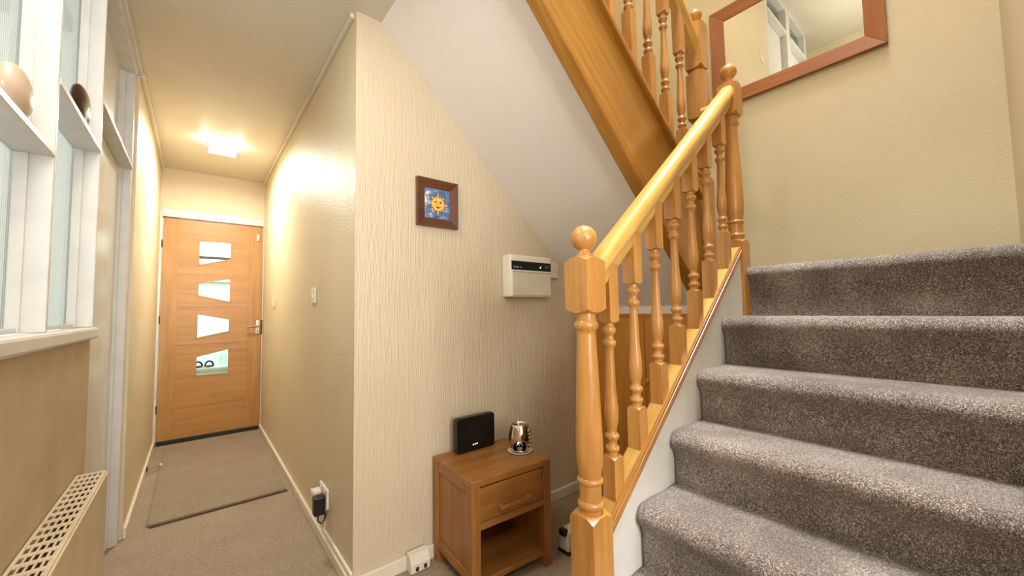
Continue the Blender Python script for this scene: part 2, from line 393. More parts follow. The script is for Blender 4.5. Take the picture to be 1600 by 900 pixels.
for i in range(5):
    zt, zb = cuts[i]-.002, cuts[i+1]+.002
    q = MB()
    if i < 4:
        lt, lb, rt, rb = panes[i]
        q.prism([(S0, zb), (PX0, zb), (PX0, zt), (S0, zt)], Y0, Y1, 'Y')
        q.prism([(PX1, zb), (S1, zb), (S1, zt), (PX1, zt)], Y0, Y1, 'Y')
        q.prism([(PX0, lt), (PX1, rt), (PX1, zt), (PX0, zt)], Y0, Y1, 'Y')
        q.prism([(PX0, zb), (PX1, zb), (PX1, rb), (PX0, lb)], Y0, Y1, 'Y')
        obj('door_panel', q, 'door_h', d1)
        obj('pane', MB().prism([(PX0, lb), (PX1, rb), (PX1, rt), (PX0, lt)], YD+.018, YD+.024, 'Y'), 'glass', d1)
        w_ = .007; bd = MB()
        for a, b in (((PX0, lb), (PX1, rb)), ((PX1, rb), (PX1, rt)), ((PX1, rt), (PX0, lt)), ((PX0, lt), (PX0, lb))):
            d = Vector((b[0]-a[0], b[1]-a[1])).normalized(); nrm = Vector((-d.y, d.x))*w_
            bd.prism([a, b, (b[0]+nrm.x, b[1]+nrm.y), (a[0]+nrm.x, a[1]+nrm.y)], YD-.004, YD+.018, 'Y')
        obj('glazing_bead', bd, 'door_h', d1)
    else:
        q.box(S0, S1, Y0, Y1, zb, zt); obj('door_panel', q, 'door_h', d1)
for i in range(1, 5):
    obj('inlay_line', MB().box(S0, S1, Y0+.003, Y0+.02, cuts[i]-.002, cuts[i]+.002), 'door_v', d1)
obj('weather_bar', MB().box(L0+.002, L1-.002, YD-.022, YD-.001, .004, .036), 'blackm', d1, .004)
for z in (1.751, 1.081, .312):
    obj('hinge', MB().box(-.249, -.242, YD-.034, YD-.004, z-.034, z+.034), 'blackm', d1, .002)
hn = obj('handle', MB().box(.455, .493, YD-.008, YD-.0005, .925, 1.06), 'handle', d1, .006)
obj('lever', MB().tube([(.474, YD-.006, .998), (.474, YD-.045, .998), (.462, YD-.052, .998), (.375, YD-.052, .996)], .009, 10), 'handle', hn, smooth=True)
obj('keyhole', MB().box(.471, .477, YD-.010, YD-.006, .945, .965), 'black', hn)
obj('latch_keep', MB().box(.499, .508, YD-.034, YD-.006, .92, 1.06), 'brown_bar', d1, .002)
obj('sensor', MB().box(.452, .474, YD-.016, YD, 1.845, 1.91), 'white_plastic', d1, .004)
# porch behind the door
struct('wall_porch', MB().box(-.9, 1.3, 5.7, 5.8, 0, ZC).box(-.9, -.8, 4.68, 5.7, 0, ZC).box(1.2, 1.3, 4.68, 5.7, 0, ZC).box(-.8, XL-.02, YD+.07, YD+.12, 0, ZC).box(XR+.05, 1.2, YD+.07, YD+.12, 0, ZC), 'porch')
struct('ceiling_porch', MB().box(-.9, 1.3, 4.66, 5.8, ZC, ZC+.1), 'porch')
struct('floor_porch', MB().box(-.9, 1.3, 4.75, 5.8, -.1, 0), 'porch')
tag(obj('curtain_rail', MB().box(-.3, .8, 5.55, 5.6, 1.755, 1.785), 'brown_bar', bevel=.004), 'dark brown rail across the bright porch seen through the top pane', 'rail')
tag(obj('roller_blind', MB().box(-.3, .8, 5.66, 5.69, 1.5, 1.75), 'cream_plastic_d', bevel=.004), 'beige blind below the dark rail seen through the top pane', 'blind')
sh = thing('porch_shelf', 'white wall shelf in the porch seen through the lowest door pane', 'shelf', (.2, 5.5, .5))
obj('shelf_board', MB().box(-.35, .75, 5.3, 5.7, .530, .552), 'white', sh, .003)
obj('shelf_front', MB().box(-.35, .75, 5.34, 5.36, .40, .53), 'cream_plastic_d', sh, .003)
for i, x in enumerate((.03, .125)):
    g = thing('slipper', ['black slipper at the left end of the porch shelf', 'black slipper on the porch shelf, right of the other one'][i], 'shoe', (x, 5.42, .552), 0, 'slippers on the porch shelf')
    obj('sole', MB().ball((x, 5.42, .560), .042, 16, 8, (1, 1.7, .19)), 'blackm', g, smooth=True)
    arc = [(x+.036*math.cos(a), 5.40, .562+.052*math.sin(a)) for a in [PI*k/12 for k in range(13)]]
    obj('strap', MB().tube(arc, .009, 8), 'black', g, smooth=True)
tag(obj('glass_jar', MB().lathe([(0, .03), (.01, .036), (.09, .036), (.11, .026), (.12, .026), (.12, .022), (.1, .024), (.02, .032)], 20, (.25, 5.42, .552)), 'glass', smooth=True), 'clear glass jar on the porch shelf behind the lowest pane', 'jar')

# ------------------------------------------------------------------ corridor ceiling light
cl = thing('ceiling_light', 'glass-plate ceiling light glowing on the corridor ceiling', 'lamp', (.125, 3.62, ZC), math.radians(0))
obj('base_plate', MB().box(.07, .20, 3.69, 3.75, ZC-.04, ZC), 'handle', cl, .003)
obj('glass_plate', MB().box(.045, .215, 3.53, 3.71, ZC-.066, ZC-.058), 'lamp_glass', cl, .002)
obj('glass_plate', MB().box(.025, .06, 3.56, 3.70, ZC-.055, ZC-.049), 'glass', cl, .002)
obj('glass_plate', MB().box(.20, .24, 3.56, 3.70, ZC-.055, ZC-.049), 'glass', cl, .002)
for x in (.085, .175):
    obj('screw_cap', MB().lathe([(0, .006), (.008, .006)], 12, (x, 3.545, ZC-.074)), 'handle', cl, smooth=True)
lo = light('corridor_light', 'AREA', (.13, 3.62, ZC-.085), 22, (1.0, .95, .83), .17, .17)
lo.parent = cl; lo.matrix_parent_inverse = cl.matrix_world.inverted()
for x in (.02, .24):
    lb = light('corridor_side_glow', 'POINT', (x, 3.62, ZC-.035), .5, (1.0, .97, .80), .015)
    lb.parent = cl; lb.matrix_parent_inverse = cl.matrix_world.inverted()

# ------------------------------------------------------------------ lower flight
NX = [.58, .785, .996, 1.198, 1.397, 1.624, 1.905]
NZ = [.185, .37, .55, .718, .893, 1.08, 1.297]
Y2 = .87                         # face of the upper string
YI = .676                        # face of the white inner string
st = thing('staircase', 'flight of grey carpeted stairs climbing to the landing under the mirror', 'stairs', (1.3, .28, 0))
def step_mesh(x0, z0, x1, z1, ya, yb, last=False):
    r = .034; pr = [(x0+.026, z0-.004)]
    pr += [(x0+.024, z1-.085), (x0+.016, z1-.066)]
    for k in range(9):
        a = PI*1.12 - (PI*1.12-PI/2)*k/8
        pr.append((x0+r+r*math.cos(a), z1-r+r*math.sin(a)))
    pr += [(x0+.08, z1+.001), (x0+.16, z1-.002), (x1+.03, z1-.004), (x1+.03, z0-.004)]
    ys = [ya+(yb-ya)*i/40 for i in range(40)] + [yb-.028+.028*math.sin(PI/2*k/6) for k in range(1, 7)]
    ys = sorted(ys); v = []
    cx, cz = (x0+x1)/2, (z0+z1)/2
    for y in ys:
        d = max(0, .028-(yb-y)); e = .028-math.sqrt(max(0, .028**2-d*d))
        for i, (x, z) in enumerate(pr):
            n = .0022*noise.noise(Vector((x*30, y*30, z*30)))
            if i < len(pr)-2: v.append((x+e*.6+n if x < x0+.05 else x, y, z-(e*.5 if z > z1-.06 else 0)+n))
            else: v.append((x, y, z))
    n = len(pr); f = []
    for j in range(len(ys)-1):
        for i in range(n): f.append((j*n+i, (j+1)*n+i, (j+1)*n+(i+1) % n, j*n+(i+1) % n))
    f += [tuple(range(n)), tuple((len(ys)-1)*n+i for i in range(n-1, -1, -1))]
    return MB().add(v, f)
for i in range(6):
    z0 = NZ[i-1] if i else 0
    obj('carpeted_step', step_mesh(NX[i], z0, NX[i+1], NZ[i], YS+.001, YI-.002), 'stair_carpet', st, smooth=60)
obj('carpeted_step', step_mesh(NX[6], NZ[5], XM-.031, NZ[6], YS+.001, YI+.028), 'stair_carpet', st, smooth=60)
ld = MB().box(2.075, XM-.001, YI+.03, YP-.001, 1.10, NZ[6]-.004).box(1.962, 2.075, YI+.03, Y2, 1.10, NZ[6]-.004)
obj('landing_carpet', ld, 'stair_carpet', st)
bz = lambda x: .55+.85*(x-.903)          # top of the base rail
obj('inner_string', MB().prism([(.86, 0.02), (1.0, .02), (1.87, .98), (1.87, bz(1.87)-.02), (.86, bz(.86)-.02)], YI, YI+.03, 'Y'), 'white_string', st, label='off-white painted inner string board')
obj('outer_string', MB().prism([(.86, 0.02), (1.0, .02), (1.87, .98), (1.87, bz(1.87)-.03), (.86, bz(.86)-.03)], YI+.031, YI+.055, 'Y'), 'string_wood', st, label='brown wooden outer string board')

# ------------------------------------------------------------------ turned posts
def baluster(x, y, z0, zb, zt, z1, parent, h=.0215):
    """square foot z0..zb, turned middle, square head zt..z1 (zb, zt are the shoulders)"""
    m = MB().square_block(x, y, z0, zb, h, low=False, high=True)
    m.square_block(x, y, zt, z1, h, low=True, high=False)
    L = zt-zb
    def bead(c, r, w): return [(c-w, r*.72), (c-w*.6, r*.93), (c, r), (c+w*.6, r*.93), (c+w, r*.72)]
    p = [(-.002, .0155), (.008, .0145)] + bead(.020, .0205, .009) + [(.034, .0135), (.040, .0135)] + bead(.054, .0205, .010)
    p += [(.066, .0135), (.076, .0145), (.092, .0185), (.112, .0205), (.135, .0200), (.165, .0175), (.2, .0148)]
    p += [(L-.088, .0125), (L-.076, .0125)] + bead(L-.060, .0195, .011) + [(L-.046, .0125), (L-.038, .0125)] + bead(L-.022, .0205, .011) + [(L-.008, .015), (L+.002, .0155)]
    m.lathe([(a+zb, r) for a, r in p], 16, (x, y, 0))
    return obj('baluster', m, 'newel', parent, smooth=38)
def newel(x, y, z0, z1, z2, z3, zball, parent, h=.0400, ball_r=.0365, name='newel_post'):
    m = MB().square_block(x, y, z0, z1, h, low=False)
    m.square_block(x, y, z2, z3, h)
    L = z2-z1
    def bead(c, r, w): return [(c-w, r*.84), (c-w*.6, r*.96), (c, r), (c+w*.6, r*.96), (c+w, r*.84)]
    p = [(-.002, .030), (.008, .029)] + bead(.022, .036, .010) + [(.036, .030), (.062, .030), (.072, .031)] + bead(.084, .036, .009) + [(.096, .031), (.104, .0315), (.125, .0355), (.16, .0375), (.2, .0365), (L-.2, .032), (L-.06, .0265), (L-.05, .0265)]
    p += bead(L-.034, .034, .013) + [(L-.016, .029), (L+.002, .029)]
    m.lathe([(a+z1, r) for a, r in p], 24, (x, y, 0))
    m.lathe([(z3-.002, .026), (z3+.005, .026), (z3+.009, .022), (z3+.016, .017), (zball-ball_r*.8, .016)], 20, (x, y, 0))
    o = obj(name, m, 'newel', parent, smooth=38)
    obj('ball_finial', MB().ball((x, y, zball), ball_r, 24, 16), 'newel', o, smooth=True)
    return o
def sloped(name, prof, x0, z0, x1, z1, y, mat, parent, bevel=0, smooth=False):
    """bar of outline prof (across, up) run from (x0,z0) to (x1,z1); grain runs along it; vertical end cuts"""
    th = math.atan2(z1-z0, x1-x0); Ln = math.hypot(x1-x0, z1-z0)
    m = MB(); n = len(prof); tn = math.tan(th); v = []
    for s0 in (0, Ln):
        for a, b in prof: v.append((s0+b*tn, a, b))
    m.add(v, [tuple(range(n)), tuple(range(2*n-1, n-1, -1))] + [(i, i+n, (i+1) % n+n, (i+1) % n) for i in range(n)])
    o = obj(name, m, mat, parent, bevel=bevel, smooth=smooth, local=True)
    pl = parent.location
    o.location = (x0-pl.x, y-pl.y, z0-pl.z); o.rotation_euler = (0, -th, 0)
    return o
RAIL = [(-.017, -.040), (.017, -.040), (.020, -.030), (.021, -.018), (.030, -.008), (.033, .004), (.033, .018), (.027, .031), (.015, .038), (0, .040), (-.015, .038), (-.027, .031), (-.033, .018), (-.033, .004), (-.030, -.008), (-.021, -.018), (-.020, -.030)]
BASE = [(-.024, -.016), (.030, -.016), (.030, .002), (.026, .010), (.020, .012), (-.024, .012)]
LIP = [(-.034, -.018), (-.0242, -.018), (-.0242, .014), (-.029, .015), (-.030, .011), (-.032, .011), (-.0325, .004), (-.031, .003), (-.031, .001), (-.034, .000), (-.034, -.006), (-.032, -.007), (-.032, -.009), (-.034, -.010)]
YB = .705
b1 = thing('stair_balustrade', 'beech balustrade with turned balusters along the lower flight of stairs', 'balustrade', (.84, YB, 0))
newel(.842, YB, 0, .572, 1.108, 1.262, 1.318, b1)
newel(1.915, YB, 1.07, 1.420, 2.000, 2.158, 2.220, b1)
hz = lambda x: 1.232+.875*(x-.90)
sloped('handrail', RAIL, .875, hz(.875), 1.885, hz(1.885), YB, 'rail', b1, smooth=50)
br = lambda x: .565+.85*(x-.915)
sloped('base_rail', BASE, .88, br(.88)-.012, 1.875, br(1.875)-.012, YB, 'rail', b1, smooth=50)
sloped('rail_moulding', LIP, .88, br(.88)-.012, 1.875, br(1.875)-.012, YB, 'rail_shaded', b1)
BX = [.945, 1.075, 1.210, 1.345, 1.487, 1.625, 1.775]
for x in BX:
    c = .733+.9036*(x-.945)
    baluster(x, YB, br(x)-.03, c-.037, c+.345, hz(x)-.02, b1)

# ------------------------------------------------------------------ upper flight, string and balustrade
up = thing('upper_staircase', 'second flight rising above the soffit with a wide wooden string board', 'stairs', (1.2, 1.2, 1.3))
UL = lambda x: 2.137-.93*(x-.855)
UU = lambda x: 2.29-.80*(x-1.15)
xs0, xs1 = .622, 1.94
th2 = math.atan(.865)
def slanted(name, pts, y0, y1, mat, parent, bevel=0):
    """board outline in world (x,z), built in a frame turned along the pitch so the grain follows it"""
    o_ = Vector((1.2, 0, 1.9)); c, s = math.cos(th2), math.sin(th2)
    loc2 = [((x-o_.x)*c-(z-o_.z)*s, (x-o_.x)*s+(z-o_.z)*c) for x, z in pts]
    o = obj(name, MB().prism(loc2, y0, y1, 'Y'), mat, parent, bevel=bevel, local=True)
    pl = parent.location
    o.location = (o_.x-pl.x, -pl.y, o_.z-pl.z); o.rotation_euler = (0, th2, 0)
    return o
slanted('string_board', [(xs0, UL(xs0)), (xs1, UL(xs1)), (xs1, UU(xs1)), (xs0, UU(xs0))], Y2+.004, Y2+.04, 'string_wood', up)
slanted('string_cap', [(xs0, UU(xs0)-.005), (xs1, UU(xs1)-.005), (xs1, UU(xs1)+.022), (xs0, UU(xs0)+.022)], Y2-.020, Y2+.055, 'string_wood', up, .004)
slanted('lower_moulding', [(xs0, UL(xs0)-.005), (xs1, UL(xs1)-.005), (xs1, UL(xs1)+.055), (xs0, UL(xs0)+.055)], Y2-.010, Y2+.05, 'string_wood', up, .006)
for k in range(7):
    x = 2.16-.215*k; z = NZ[6]+.2005*(k+1)
    obj('carpeted_step', MB().box(x-.245, x, Y2+.05, YP-.002, z-.175, z), 'stair_carpet', up, .02)
b2 = thing('upper_balustrade', 'beech balustrade with turned balusters above the sloping string board', 'balustrade', (1.97, Y2+.01, 1.2))
YN = .885
XN = 2.0
def newel_b():
    m = MB().square_block(XN, YN, 1.20, 1.775, .042, low=False)
    m.square_block(XN, YN, 2.085, 2.335, .042)
    m.square_block(XN, YN, 2.350, 2.600, .042)
    m.lathe([(2.33, .033), (2.352, .033)], 20, (XN, YN, 0))
    p = [(1.773, .031), (1.785, .029), (1.80, .037), (1.812, .037), (1.825, .030), (1.85, .030), (1.865, .037), (1.878, .036), (1.89, .031), (1.92, .036), (1.96, .036), (2.02, .028), (2.04, .028), (2.055, .035), (2.07, .033), (2.088, .030)]
    m.lathe(p, 24, (XN, YN, 0))
    m.lathe([(2.598, .026), (2.606, .025), (2.615, .018), (2.625, .017)], 20, (XN, YN, 0))
    o = obj('newel_post', m, 'newel', b2, smooth=38)
    obj('ball_finial', MB().ball((XN, YN, 2.648), .035, 24, 16), 'newel', o, smooth=True)
newel_b()
h2 = lambda x: 2.475-.88*(x-1.965)
sloped('handrail', RAIL, 1.08, h2(1.08), 1.97, h2(1.97), YN, 'rail', b2, smooth=50)
for x in (1.812, 1.668, 1.529, 1.385, 1.245, 1.105):
    c = 2.018-.905*(x-1.812)
    baluster(x, YN, UU(x)+.014, c-.037, c+.345, h2(x)-.02, b2)
sr = thing('landing_rail', 'short beech rail joining the two upper newel posts at the turn', 'rail', (1.95, .79, 2.0))
for dz in (2.095, 2.045):
    obj('rail', MB().prism([(1.935, dz-.018), (1.975, dz-.018), (1.982, dz), (1.972, dz+.02), (1.938, dz+.02), (1.928, dz)], YB+.035, YN-.035, 'Y'), 'rail', sr, .004)

# ------------------------------------------------------------------ cupboard under the landing
cb = thing('cupboard', 'brown wooden cupboard with two doors under the landing behind the balusters', 'cupboard', (2.02, 1.25, 0))
obj('frame', MB().box(2.02, 2.05, .765, YP-.018, 1.050, 1.085).box(2.02, 2.05, YP-.06, YP-.018, .02, 1.05).box(2.02, 2.05, .765, .80, .02, 1.05).box(2.02, 2.05, .765, YP-.018, .02, .06), 'cup_h', cb, .003)
for y0, y1, ky in ((1.252, YP-.035, None), (.80, 1.249, 1.225)):
    d = obj('door', MB().box(2.004, 2.024, y0, y1, .045, 1.058), 'cup', cb, .003)
    if ky:
        kp = MB().lathe([(0, .007), (.012, .007), (.016, .013), (.026, .014), (.032, .009), (.034, .001)], 16)
        kk = MB().add([(2.004-z, ky+x, .708+y) for x, y, z in kp.v], kp.f)
        obj('knob', kk, 'cup', d, smooth=True)

# ------------------------------------------------------------------ mirror
my0, my1, mz0, mz1, fw = .237, 1.085, 2.44, 3.10, .085
mr = thing('wall_mirror', 'large mirror in a reddish-brown wooden frame on the stairwell wall', 'mirror', (XM, .66, mz0))
xo = XM-.004
def trap(pts, mat):
    m = MB(); n = 4
    v = [(xo, y, z) for y, z in pts] + [(xo-.028, y, z) for y, z in pts]
    v[6] = (xo-.016, pts[2][0], pts[2][1]); v[7] = (xo-.016, pts[3][0], pts[3][1])
    m.add(v, [(0, 1, 2, 3), (4, 5, 6, 7), (0, 1, 5, 4), (1, 2, 6, 5), (2, 3, 7, 6), (3, 0, 4, 7)])
    obj('frame_side', m, mat, mr, .002)
a, b = (my0, mz0), (my1, mz0); c, d = (my1, mz1), (my0, mz1)
ai, bi, ci, di = (my0+fw, mz0+fw), (my1-fw, mz0+fw), (my1-fw, mz1-fw), (my0+fw, mz1-fw)
trap([a, b, bi, ai], 'mirror_frame'); trap([d, c, ci, di], 'mirror_frame')
trap([a, d, di, ai], 'mirror_frame_v'); trap([b, c, ci, bi], 'mirror_frame_v')
mr.rotation_euler[1] = math.radians(-.5)     # hangs tilted a little forward
obj('mirror_glass', MB().box(xo-.012, xo-.006, my0+fw-.006, my1-fw+.006, mz0+fw-.006, mz1-fw+.006), 'mirror', mr)

# ------------------------------------------------------------------ upstairs, seen in the mirror
w3 = sroot('window_3', (-1.4, YP, ZU))
for x0, x1 in ((-.62, -.55), (-1.62, -1.45), (-2.5, -2.4)):
    obj('post', MB().box(x0, x1, YP, YP+.12, ZU, ZT), 'white', w3, .004)
for x0, x1 in ((-1.45, -.62), (-2.4, -1.62)):
    obj('transom', MB().box(x0, x1, YP-.01, YP+.14, 5.10, 5.14), 'white', w3, .004)
    obj('head_board', MB().box(x0, x1, YP, YP+.12, ZT-.05, ZT), 'white', w3, .004)
    obj('pane', MB().box(x0, x1, YP+.085, YP+.09, 5.14, ZT-.05), 'glass', w3)
    obj('door_leaf', MB().box(x0+.003, x1-.003, YP+.08, YP+.115, ZU+.005, 5.095), 'white', w3, .003)
sw = thing('light_switch', 'white light switch on the upper stairwell wall seen in the mirror', 'switch', (-.27, YP, 4.28))
obj('plate', MB().box(-.315, -.225, YP-.009, YP, 4.235, 4.325), 'white_plastic', sw, .003)
obj('rocker', MB().box(-.28, -.26, YP-.014, YP-.008, 4.265, 4.295), 'white_plastic', sw, .002)

# ------------------------------------------------------------------ picture: sun tile in a wooden frame
px0, px1, pz0, pz1 = .783, 1.003, 1.523, 1.753
pc = thing('framed_tile', 'small square sun-face tile in a dark wooden frame on the wall', 'picture', ((px0+px1)/2, YP, pz0))
fw = .042
def pside(pts):
    y0 = YP-.001; m = MB()
    v = [(x, y0, z) for x, z in pts] + [(x, y0-.022, z) for x, z in pts]
    v[6] = (pts[2][0], y0-.012, pts[2][1]); v[7] = (pts[3][0], y0-.012, pts[3][1])
    m.add(v, [(0, 1, 2, 3), (4, 5, 6, 7), (0, 1, 5, 4), (1, 2, 6, 5), (2, 3, 7, 6), (3, 0, 4, 7)])
    obj('frame_side', m, 'pic_frame', pc, .002)
a, b, c, d = (px0, pz0), (px1, pz0), (px1, pz1), (px0, pz1)
ai, bi, ci, di = (px0+fw, pz0+fw), (px1-fw, pz0+fw), (px1-fw, pz1-fw), (px0+fw, pz1-fw)
for q in ([a, b, bi, ai], [d, c, ci, di], [a, d, di, ai], [b, c, ci, bi]): pside(q)
ty = YP-.010
obj('tile', MB().box(px0+fw-.003, px1-fw+.003, ty, ty+.008, pz0+fw-.003, pz1-fw+.003), 'tile', pc)
cx, cz = (px0+px1)/2+.002, (pz0+pz1)/2-.002
def disc(x, z, rx, rz, y, n=24): return MB().prism([(x+rx*math.cos(2*PI*i/n), z+rz*math.sin(2*PI*i/n)) for i in range(n)], y, y-.0006, 'Y')
def join(l):
    m = MB()
    for k in l: m.add(k.v, k.f)
    return m
def rays(rad, wid, grow):
    l = []
    for i in range(16):
        a = 2*PI*i/16+PI/2; r1 = (rad if i % 2 == 0 else rad-.009)+(.007 if i % 4 == 0 else 0); u = Vector((math.cos(a), math.sin(a))); p = Vector((-u.y, u.x))
        b0 = u*.030; l.append(MB().prism([(cx+b0.x+p.x*wid, cz+b0.y+p.y*wid), (cx+u.x*r1, cz+u.y*r1), (cx+b0.x-p.x*wid, cz+b0.y-p.y*wid)], ty-.0004-grow, ty-.001-grow, 'Y'))
    return join(l)
obj('ray_outline', join([rays(.058, .0095, 0)]), 'navy_g', pc)
obj('ray', rays(.052, .0062, .0008), 'cream_g', pc)
obj('red_ring', disc(cx, cz, .0370, .0370, ty-.0016), 'red_g', pc)
obj('sun_face', disc(cx, cz, .0340, .0340, ty-.0024), 'yellow', pc)
feat = [disc(cx-.012, cz+.008, .0055, .0028, ty-.0032, 12), disc(cx+.013, cz+.008, .0055, .0028, ty-.0032, 12), disc(cx, cz-.017, .009, .0038, ty-.0032, 14)]
feat += [MB().tube([(cx-.004, ty-.0034, cz+.006), (cx-.0055, ty-.0034, cz-.004), (cx-.003, ty-.0034, cz-.0075), (cx, ty-.0034, cz-.006), (cx+.004, ty-.0034, cz-.0075), (cx+.006, ty-.0034, cz-.003)], .0008, 5)]
feat += [MB().tube([(cx-.019, ty-.0034, cz+.011), (cx-.012, ty-.0034, cz+.014), (cx-.006, ty-.0034, cz+.012)], .0008, 5), MB().tube([(cx+.006, ty-.0034, cz+.012), (cx+.013, ty-.0034, cz+.014), (cx+.02, ty-.0034, cz+.011)], .0008, 5)]
feat += [MB().tube([(cx-.018, ty-.0034, cz-.009), (cx-.011, ty-.0034, cz-.015), (cx, ty-.0034, cz-.0165), (cx+.012, ty-.0034, cz-.015), (cx+.018, ty-.0034, cz-.008)], .0008, 5)]
obj('face_drawing', join(feat), 'dark_g', pc)

# ------------------------------------------------------------------ control panel on the wall
ax0, ax1, az0, az1 = 1.298, 1.594, 1.190, 1.418
al = thing('alarm_panel', 'cream alarm control box with a black display strip on the wall', 'control panel', (1.47, YP, az0))
yb_ = YP-.075
obj('housing', MB().box(ax0-.008, ax1, yb_, YP-.001, az0, az1), 'cream_plastic', al, .007)
obj('front_cover', MB().box(ax0+.004, ax1-.008, yb_-.005, yb_, az0+.008, az1-.092), 'cream_plastic_d', al, .003)
obj('cover_ridge', MB().box(ax0+.002, ax1-.004, yb_-.010, yb_, az1-.092, az1-.086), 'cream_plastic', al, .002)
ds = obj('display_strip', MB().box(ax0-.002, ax1-.004, yb_-.003, yb_, az1-.082, az1-.034), 'black', al, .001)
gl = MB()
for k, (x0, w_, hgt) in enumerate(((.010, .004, .009), (.017, .006, .009), (.026, .006, .009), (.035, .006, .009), (.044, .005, .009), (.058, .008, .009))):
    gl.box(ax0+x0, ax0+x0+w_, yb_-.0036, yb_-.003, az1-.072, az1-.072+hgt)
obj('lettering', gl, 'grey', ds)
obj('indicator', MB().box(ax0+.205, ax0+.211, yb_-.0045, yb_-.003, az1-.066, az1-.058), 'led', ds)
em = MB()
for k in range(3): em.tube([(ax0+.250+.010*k, yb_-.0035, az1-.066), (ax0+.246+.010*k, yb_-.0035, az1-.058), (ax0+.253+.010*k, yb_-.0035, az1-.050)], .0014, 5)
obj('emblem', em, 'grey', ds)
jb = thing('fused_spur', 'small white spur box on the wall right of the alarm panel', 'switch', (1.69, YP, 1.29))
obj('plate', MB().box(1.62, 1.705, YP-.026, YP-.001, 1.305, 1.398), 'white_plastic', jb, .004)
obj('fuse_holder', MB().box(1.670, 1.695, YP-.031, YP-.025, 1.338, 1.362), 'white_plastic', jb, .002)

# ------------------------------------------------------------------ switches and socket in the corridor
for y, z, lab in ((2.365, 1.217, 'white light switch on the corridor wall nearest the corner'), (3.79, 1.222, 'white light switch on the corridor wall close to the oak door')):
    s = thing('light_switch', lab, 'switch', (XR, y, z), 0, 'corridor light switches')
    obj('plate', MB().box(XR-.010, XR-.0005, y-.043, y+.043, z-.043, z+.043), 'white_plastic', s, .003)
    obj('rocker', MB().box(XR-.016, XR-.009, y-.009, y+.009, z-.014, z+.014), 'white_plastic', s, .002)
so = thing('wall_socket', 'white double socket low on the corridor wall', 'socket', (XR, 2.09, .235))
obj('plate', MB().box(XR-.012, XR-.0005, 2.015, 2.16, .19, .28), 'white_plastic', so, .004)
for y in (2.05, 2.115): obj('rocker', MB().box(XR-.016, XR-.011, y, y+.01, .262, .272), 'white_plastic', so, .001)
wp = thing('white_plug', 'white plug in the far outlet of the corridor socket', 'plug', (XR-.012, 2.12, .235))
obj('plug_body', MB().box(XR-.052, XR-.0125, 2.098, 2.145, .205, .262), 'white_plastic', wp, .01)
obj('grip', MB().box(XR-.058, XR-.050, 2.11, 2.133, .245, .268), 'white_plastic', wp, .003)
ad = thing('power_adapter', 'black plug-in adapter in the near outlet of the corridor socket', 'plug', (XR-.012, 2.055, .22))
obj('adapter_body', MB().box(XR-.062, XR-.0125, 2.03, 2.078, .165, .252), 'black', ad, .008)
obj('cable', MB().tube([(XR-.04, 2.05, .166), (XR-.042, 2.045, .140), (XR-.030, 2.035, .128), (XR-.014, 2.04, .137), (XR-.005, 2.06, .150), (XR-.005, 2.075, .158)], .0035, 8), 'black', ad, smooth=True)

# ------------------------------------------------------------------ doormat and door stop
mt = thing('door_mat', 'beige runner mat with dark edge lying before the oak door', 'mat', (.14, 3.6, 0))
def rrect(x0, x1, y0, y1, r, n=6):
    p = []
    for cx_, cy_, a0 in ((x1-r, y1-r, 0), (x0+r, y1-r, 90), (x0+r, y0+r, 180), (x1-r, y0+r, 270)):
        for k in range(n+1):
            a = math.radians(a0+90*k/n); p.append((cx_+r*math.cos(a), cy_+r*math.sin(a)))
    return p
obj('backing', MB().prism(rrect(-.181, .474, 2.857, 4.397, .03), .0005, .009, 'Z'), 'mat_carpet', mt, .002)
obj('binding', MB().box(-.165, .474, 2.846, 2.858, .0005, .010), 'mat_edge', mt, .002)
obj('pile', MB().prism(rrect(-.178, .471, 2.862, 4.393, .03), .009, .014, 'Z'), 'mat_carpet', mt, .003)
ds_ = thing('door_stop', 'chrome peg door stop with black end on the left skirting', 'door stop', (XL+.016, 3.82, .035))
obj('rod', MB().tube([(XL+.016, 3.815, .034), (XL+.085, 3.84, .04)], .004, 8), 'handle', ds_, smooth=True)
obj('tip', MB().ball((XL+.09, 3.842, .041), .009, 12, 8), 'white_plastic', ds_, smooth=True)
obj('mount', MB().box(XL+.0162, XL+.022, 3.80, 3.83, .018, .05), 'blackm', ds_, .002)

# ------------------------------------------------------------------ bedside table
nr = math.radians(-3.5); nx, ny = .838, 1.289
W_, D_, H_ = .403, .352, .455
tb = thing('bedside_table', 'small honey oak bedside table with one drawer and open shelf', 'bedside table', (nx, ny, 0), nr)
def tpart(name, mb, mat, par=None, bev=.002, **k): return obj(name, mb, mat, par or tb, bev, local=True, **k)
Lg = .040
tpart('tabletop', MB().box(0, W_, 0, D_, H_-.026, H_), 'oak', bev=.003)
for x in (0, W_-Lg):
    for y in (0, D_-Lg):
        tpart('leg', MB().box(x+.0006, x+Lg, y+.0006, y+Lg, 0, H_-.0262), 'oak_v')
for x in (.010, W_-.024):
    tpart('side_panel', MB().box(x, x+.014, Lg, D_-Lg, .09, H_-.05), 'oak_v')
    tpart('side_rail', MB().box(x-.008, x+.016, Lg, D_-Lg, H_-.056, H_-.0262), 'oak')
    tpart('side_rail', MB().box(x-.008, x+.016, Lg, D_-Lg, .06, .10), 'oak')
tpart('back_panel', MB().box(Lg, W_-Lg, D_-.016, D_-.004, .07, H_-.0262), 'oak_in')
tpart('shelf', MB().box(.022, W_-.022, .012, D_-.018, .045, .067), 'oak')
tpart('divider_rail', MB().box(Lg, W_-Lg, .002, D_-.02, .262, .288), 'oak')
dr = tpart('drawer', MB().box(Lg+.002, W_-Lg-.002, .006, .3, .290, H_-.034), 'oak', bev=.002)
hb = MB().box(.125, .285, -.020, -.008, .318, .334).box(.125, .143, -.009, .007, .318, .334).box(.267, .285, -.009, .007, .318, .334)
tpart('handle', hb, 'oak', dr, .004)

